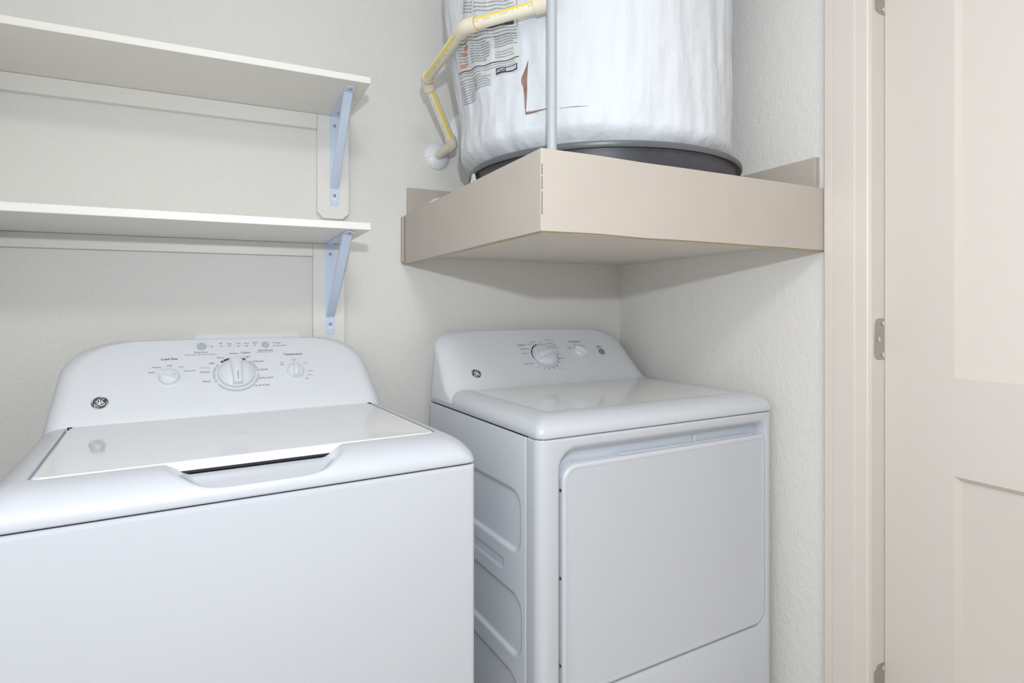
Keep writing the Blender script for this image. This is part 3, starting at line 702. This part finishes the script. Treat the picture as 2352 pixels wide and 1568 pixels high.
for x0, x1 in ((0.2940, 0.3060), (0.3250, 0.3990)):
    ln = MB(); ln.add([wf.pt(x0, 1.0470, 0, -.0003, .0005), wf.pt(x1, 1.0470, 0, -.0003, .0005), wf.pt(x1, 1.0470, 0, .0003, .0005), wf.pt(x0, 1.0470, 0, .0003, .0005)], [(0, 1, 2, 3)]); imprint(con, ln, RING)
imprint(con, darkm, INK)
wd_ = MB()
for a in (122, 72, 152, 176, 197, 38, 16, -14, -40): dot(wd_, wf, bx + .0461 * math.cos(rad(a)), bz + .0461 * math.sin(rad(a)) * wf.c, .0012, .0009)
imprint(con, wd_, WHITEP)
def skirt(face, x, z, R, parent):
    MB().lathe([(R, .0001), (R * .985, .0006), (R * .9, .0007)], face.pt(x, z, 0, 0, 0), 48, face.n).build('knob_recess_ring', PLAST, parent)
k1 = knob(wf, bx, bz, .0385, .026, 180, con); k2 = knob(wf, kx, kz, .0200, .019, 115, con); k3 = knob(wf, tx_, tz, .0195, .019, 3, con, mark=False)
skirt(wf, kx, kz, .0290, con); skirt(wf, tx_, tz, .0290, con)
button(wf, 0.2850, 1.0470, .0086, .0060, GREYB, con); button(wf, 0.4210, 1.0470, .0078, .0050, GREYB, con)
logo(wf, .100, .9455, .0150, con)

# ------------------------------------------------------------------ dryer
DW, DD, DG, DT = .686, .558, .8840, .9252
dr = thing('clothes_dryer', 'white front-loading clothes dryer in the corner beneath the heater platform', 'dryer', (.5364, .9608, 0), .0501)
CR = .022
# front panel: frame around the door recess, wrapping round both corners
fp = MB()
rc1 = (.034, .034, .022, .045); X0, X1, Z0, Z1 = .0460, .6575, .3640, .8625
def R2(x0, x1, z0, z1, r, y): return [(x, y, z) for x, z in rr(x0, x1, z0, z1, r, 8, 6, 6)]
fp.loft([R2(CR, DW - CR, .045, DG - .006, .0004, 0), R2(X0 - .004, X1 + .003, Z0 - .003, Z1 + .004, rc1, 0), R2(X0, X1, Z0, Z1, rc1, .0018), R2(X0 + .0015, X1 - .0015, Z0 + .001, Z1 - .004, rc1, .006), R2(X0 + .004, X1 - .005, Z0 + .002, Z1 - .016, rc1, .024)], False, False)
for sgn in (0, 1):
    def mx(x): return x if not sgn else DW - x
    cp = [(mx(0), .0445)] + [(mx(x), y) for x, y in arcpts(CR, CR, CR, 180, 270, 10)]
    fp.loft([[(x, y, z) for x, y in cp] for z in (.045, DG - .006)], closed=False)
fpl = [(0, .0445)] + arcpts(CR, CR, CR, 180, 270, 10) + arcpts(DW - CR, CR, CR, 270, 360, 10) + [(DW, .0445)]
def insf(d): return [(min(max(x, d), DW - d), max(y, d)) for x, y in fpl]
fp.loft([[(x, y, DG - .006) for x, y in fpl], [(x, y, DG - .0035) for x, y in insf(.0008)], [(x, y, DG - .0020) for x, y in insf(.004)], [(x, y, DG - .0022) for x, y in insf(.012)]], closed=False)
fp.add([(.0, .0445, .045), (.0, .0445, DG - .006), (.0025, .0445, DG - .006), (.0025, .0445, .045)], [(0, 1, 2, 3)])
fpo = fp.build('front_panel', ENAM, dr, ang=40)
rb = MB(); rb.add([(x, .0240, z) for x, z in rr(X0 + .004, X1 - .005, Z0 + .002, Z1 - .016, rc1, 8)], [tuple(range(36))]); rb.build('recess_back', SHADEIN, fpo, smooth=False)
MB().box(.43, .436, .018, .0238, .826, .846).build('recess_rib', SHADEIN, fpo, bevel=.001)
MB().box(.012, DW - .012, .014, .04, .012, .045).build('toe_panel', BLACK, dr, smooth=False)
# the dryer door
dd = MB(); drc = (.036, .036, .016, .034); a0, a1, b0, b1 = .0555, .6545, .3685, .8285
def RD(d, y): return [(x, y, z) for x, z in rr(a0 + d, a1 - d, b0 + d, b1 - d, tuple(max(.006, q - d) for q in drc), 10, 6, 6)]
dd.loft([RD(.002, .0235), RD(0, .022), RD(0, .0045), RD(.0007, .0020), RD(.0022, .0004), RD(.0045, -.0006), RD(.0080, -.0008), RD(.0105, .0000), RD(.0125, .0004)], True, True)
ddo = dd.build('dryer_door', ENAM, dr, ang=50)
lip = MB(); lip.box(.205, .628, .0100, .0180, .8283, .8312); lip.build('handle_lip', ENAM, ddo, bevel=.0016)
lip = MB(); lip.box(.088, .097, .0080, .0180, .8280, .8300); lip.build('handle_stop', ENAM, ddo, bevel=.0014)
for z in (.779, .607, .436): MB().lathe([(.0040, 0), (.0038, .0015), (.0020, .0026), (.0003, .0028)], (.0512, .0200, z), 14, (0, -1, 0)).build('screw', DKSCREW, fpo); 
for z in (.779, .607, .436): MB().lathe([(.0034, 0), (.0030, .0013), (.0015, .0021), (.0003, .0023)], (a0 + .0003, .0085, z), 14, (-1, 0, 0)).build('hinge_screw', DKSCREW, ddo)
# side panels
sp = MB(); y0_, y1_ = .0470, DD; ny, nz = 172, 292; V = []
emb = [((.068, .500, .636, .768), .036, .0055, .011), ((.139, .440, .585, .609), .0115, .0016, .0030), ((.064, .500, .425, .556), .040, .0055, .010), ((.072, .500, .200, .390), .050, .0055, .010)]
for j in range(nz + 1):
    z = .012 + (DG - .0022 - .012) * j / nz
    for i in range(ny + 1):
        y = y0_ + (y1_ - y0_) * i / ny; x = 0
        for (q, r, dep, tr) in emb:
            if q[0] - .02 < y < q[1] + .02 and q[2] - .02 < z < q[3] + .02: x += dep * (1 - sstep(-tr, 0, sdf_rr(y, z, *q, r)))
        if i == 0: x += .0015
        V.append((x + .0002, y, z))
sp.add(V, [(j * (ny + 1) + i, j * (ny + 1) + i + 1, (j + 1) * (ny + 1) + i + 1, (j + 1) * (ny + 1) + i) for j in range(nz) for i in range(ny)])
sp.build('side_panel', ENAMS, dr, ang=60)
cb = MB(); cb.add([(DW, .0465, .012), (DW, DD, .012), (DW, DD, DG - .0022), (DW, .0465, DG - .0022), (0.0, DD, .012), (0.0, DD, DG - .0022)], [(0, 1, 2, 3), (1, 4, 5, 2)])
cb.build('cabinet', ENAMS, dr, smooth=False)
MB().box(.0075, DW - .0075, .030, DD - .004, .012, DG + .004).build('inner_frame', BLACK, dr, smooth=False)
MB().box(.0006, .0012, .0447, .0470, .02, DG - .004).build('panel_seam', ENAM, dr, smooth=False)
for x in (.05, DW - .05):
    for y in (.06, DD - .06): MB().lathe([(.018, 0), (.020, .004), (.012, .008), (.010, .014)], (x, y, 0), 16).build('levelling_foot', BLACK, dr)
# rounded top
rings = []
def ringD(ix, iy, z, r, yb=.560): return [(x, y, z) for x, y in rr(ix, DW - ix, iy, yb, (r, r, .004, .004), 8, 20, 20)]
rings += [ringD(.0050, .0050, DG - .0008, .016), ringD(.0010, .0010, DG - .0004, .018), ringD(0, 0, DG + .0016, .019), ringD(0, 0, DG + .006, .018)]
for k in range(1, 19):
    t = k / 18; a = PI / 2 * t
    rings.append(ringD(.050 * (1 - math.cos(a)), .056 * (1 - math.cos(a)), DG + .006 + (DT - DG - .006) * math.sin(a), max(.005, .018 - .014 * t), .560 - .004 * t))
rings += [ringD(.0525, .0590, DT + .0002, .008, .55), ringD(.0560, .0625, DT - .0010, .008, .55), ringD(.0585, .0650, DT - .0016, .008, .55)]
tc = MB().loft(rings, False, True).build('top_cover', ENAM, dr, ang=60)
tp = MB(); tp.add([(x, y, DT - .00145) for x, y in rr(.0586, DW - .0586, .0651, .50, .006, 5)], [tuple(range(24))]); tp.build('top_work_surface', GLOSS, dr, smooth=False)
df = Face(.468, .93)
tabD = [(.895, .390), (.905, .401), (.915, .421), (.925, .4400), (.932, .4500), (.945, df.y(.945) - .0005), (.96, df.y(.96)), (1.08, df.y(1.08))]
con = console(tabD, 1.0660, .8955, [(.89, .546), (1.02, .572), (1.07, .602)], DW, [(.89, -.001), (.925, .003), (.96, .009), (1.02, .018), (1.066, .022)], .062, .048, .055, .034, 'console', PLAST, dr, arch=.005)
MB().tube([(.075, .4415, .9252), (.30, .4425, .9256), (.50, .4425, .9256), (.645, .4405, .9252)], .0014, 8).build('console_foot_rib', PLAST, dr)
DL = [('Cottons', 0.277, 1.029, 0.025, 1), ('Less Dry', 0.31, 1.031, 0.021, 0), ('Damp Dry', 0.322, 1.037, 0.02, 2), ('Off', 0.345, 1.037, 0.006, 2), ('Casuals', 0.378, 1.041, 0.025, 3), ('More Dry', 0.379, 1.031, 0.023, 0), ('Less Dry', 0.388, 1.025, 0.021, 0), ('Damp Dry', 0.394, 1.018, 0.023, 2), ('Off', 0.392, 1.001, 0.007, 2), ('80 Min', 0.394, 0.988, 0.017, 0), ('70', 0.382, 0.977, 0.006, 0), ('60', 0.368, 0.968, 0.006, 0), ('50', 0.353, 0.963, 0.007, 0), ('40', 0.335, 0.962, 0.006, 0), ('30', 0.319, 0.963, 0.005, 0), ('20', 0.303, 0.969, 0.005, 0), ('Quick Fluff 10', 0.277, 0.978, 0.032, 0), ('Off', 0.285, 0.995, 0.006, 2), ('More Dry', 0.28, 1.006, 0.021, 0), ('Optimum Dry', 0.284, 1.018, 0.032, 0), ('Timed Dry', 0.38, 0.96, 0.027, 3), ('Temperature', 0.471, 1.034, 0.043, 1), ('Cottons', 0.443, 1.02, 0.015, 2), ('High', 0.441, 1.016, 0.011, 2), ('Casuals', 0.469, 1.026, 0.016, 2), ('Medium', 0.468, 1.022, 0.013, 2), ('Delicates', 0.497, 1.021, 0.015, 2), ('Low', 0.497, 1.017, 0.008, 2), ('Start', 0.556, 1.017, 0.017, 1), ('Hold to Start', 0.554, 1.012, 0.025, 2)]
lettering(df, DL, con)
bx, bz = 0.3430, 0.9980
gm = MB(); dm = MB(); wm_ = MB()
for a0, a1 in ((172, 196), (101, 176)): pass
for a0, a1 in ((107, 180), (184, 190)): A, B = arc(df, bx, bz, .0415, .0455, a0, a1); dm.loft([A, B], closed=False)
for a0, a1 in ((92, 62), (60, 50)): A, B = arc(df, bx, bz, .0415, .0450, a0, a1); gm.loft([A, B], closed=False)
for k in range(9):
    a0 = 205 + k * 17.2; A, B = arc(df, bx, bz, .0415, .0450, a0, a0 + 14.5); gm.loft([A, B], closed=False)
for a in (99, 199, 2, 355): dot(dm, df, bx + .0433 * math.cos(rad(a)), bz + .0433 * math.sin(rad(a)) * df.c, .0015)
for a in (118, 148, 170): dot(wm_, df, bx + .0435 * math.cos(rad(a)), bz + .0435 * math.sin(rad(a)) * df.c, .0013, .0009)
tx_, tz = 0.4750, 1.0050
A, B = arc(df, tx_, tz, .0235, .0262, 150, 118); gm.loft([A, B], closed=False)
imprint(con, gm, INK3); imprint(con, dm, INK); imprint(con, wm_, WHITEP)
knob(df, bx, bz, .0375, .024, 74, con, mark=False); knob(df, tx_, tz, .0215, .019, 130, con, mark=False); skirt(df, tx_, tz, .0290, con)
button(df, 0.5550, 1.0010, .0100, .0040, DGREYB, con)
logo(df, 0.1000, 0.9600, .0148, con)
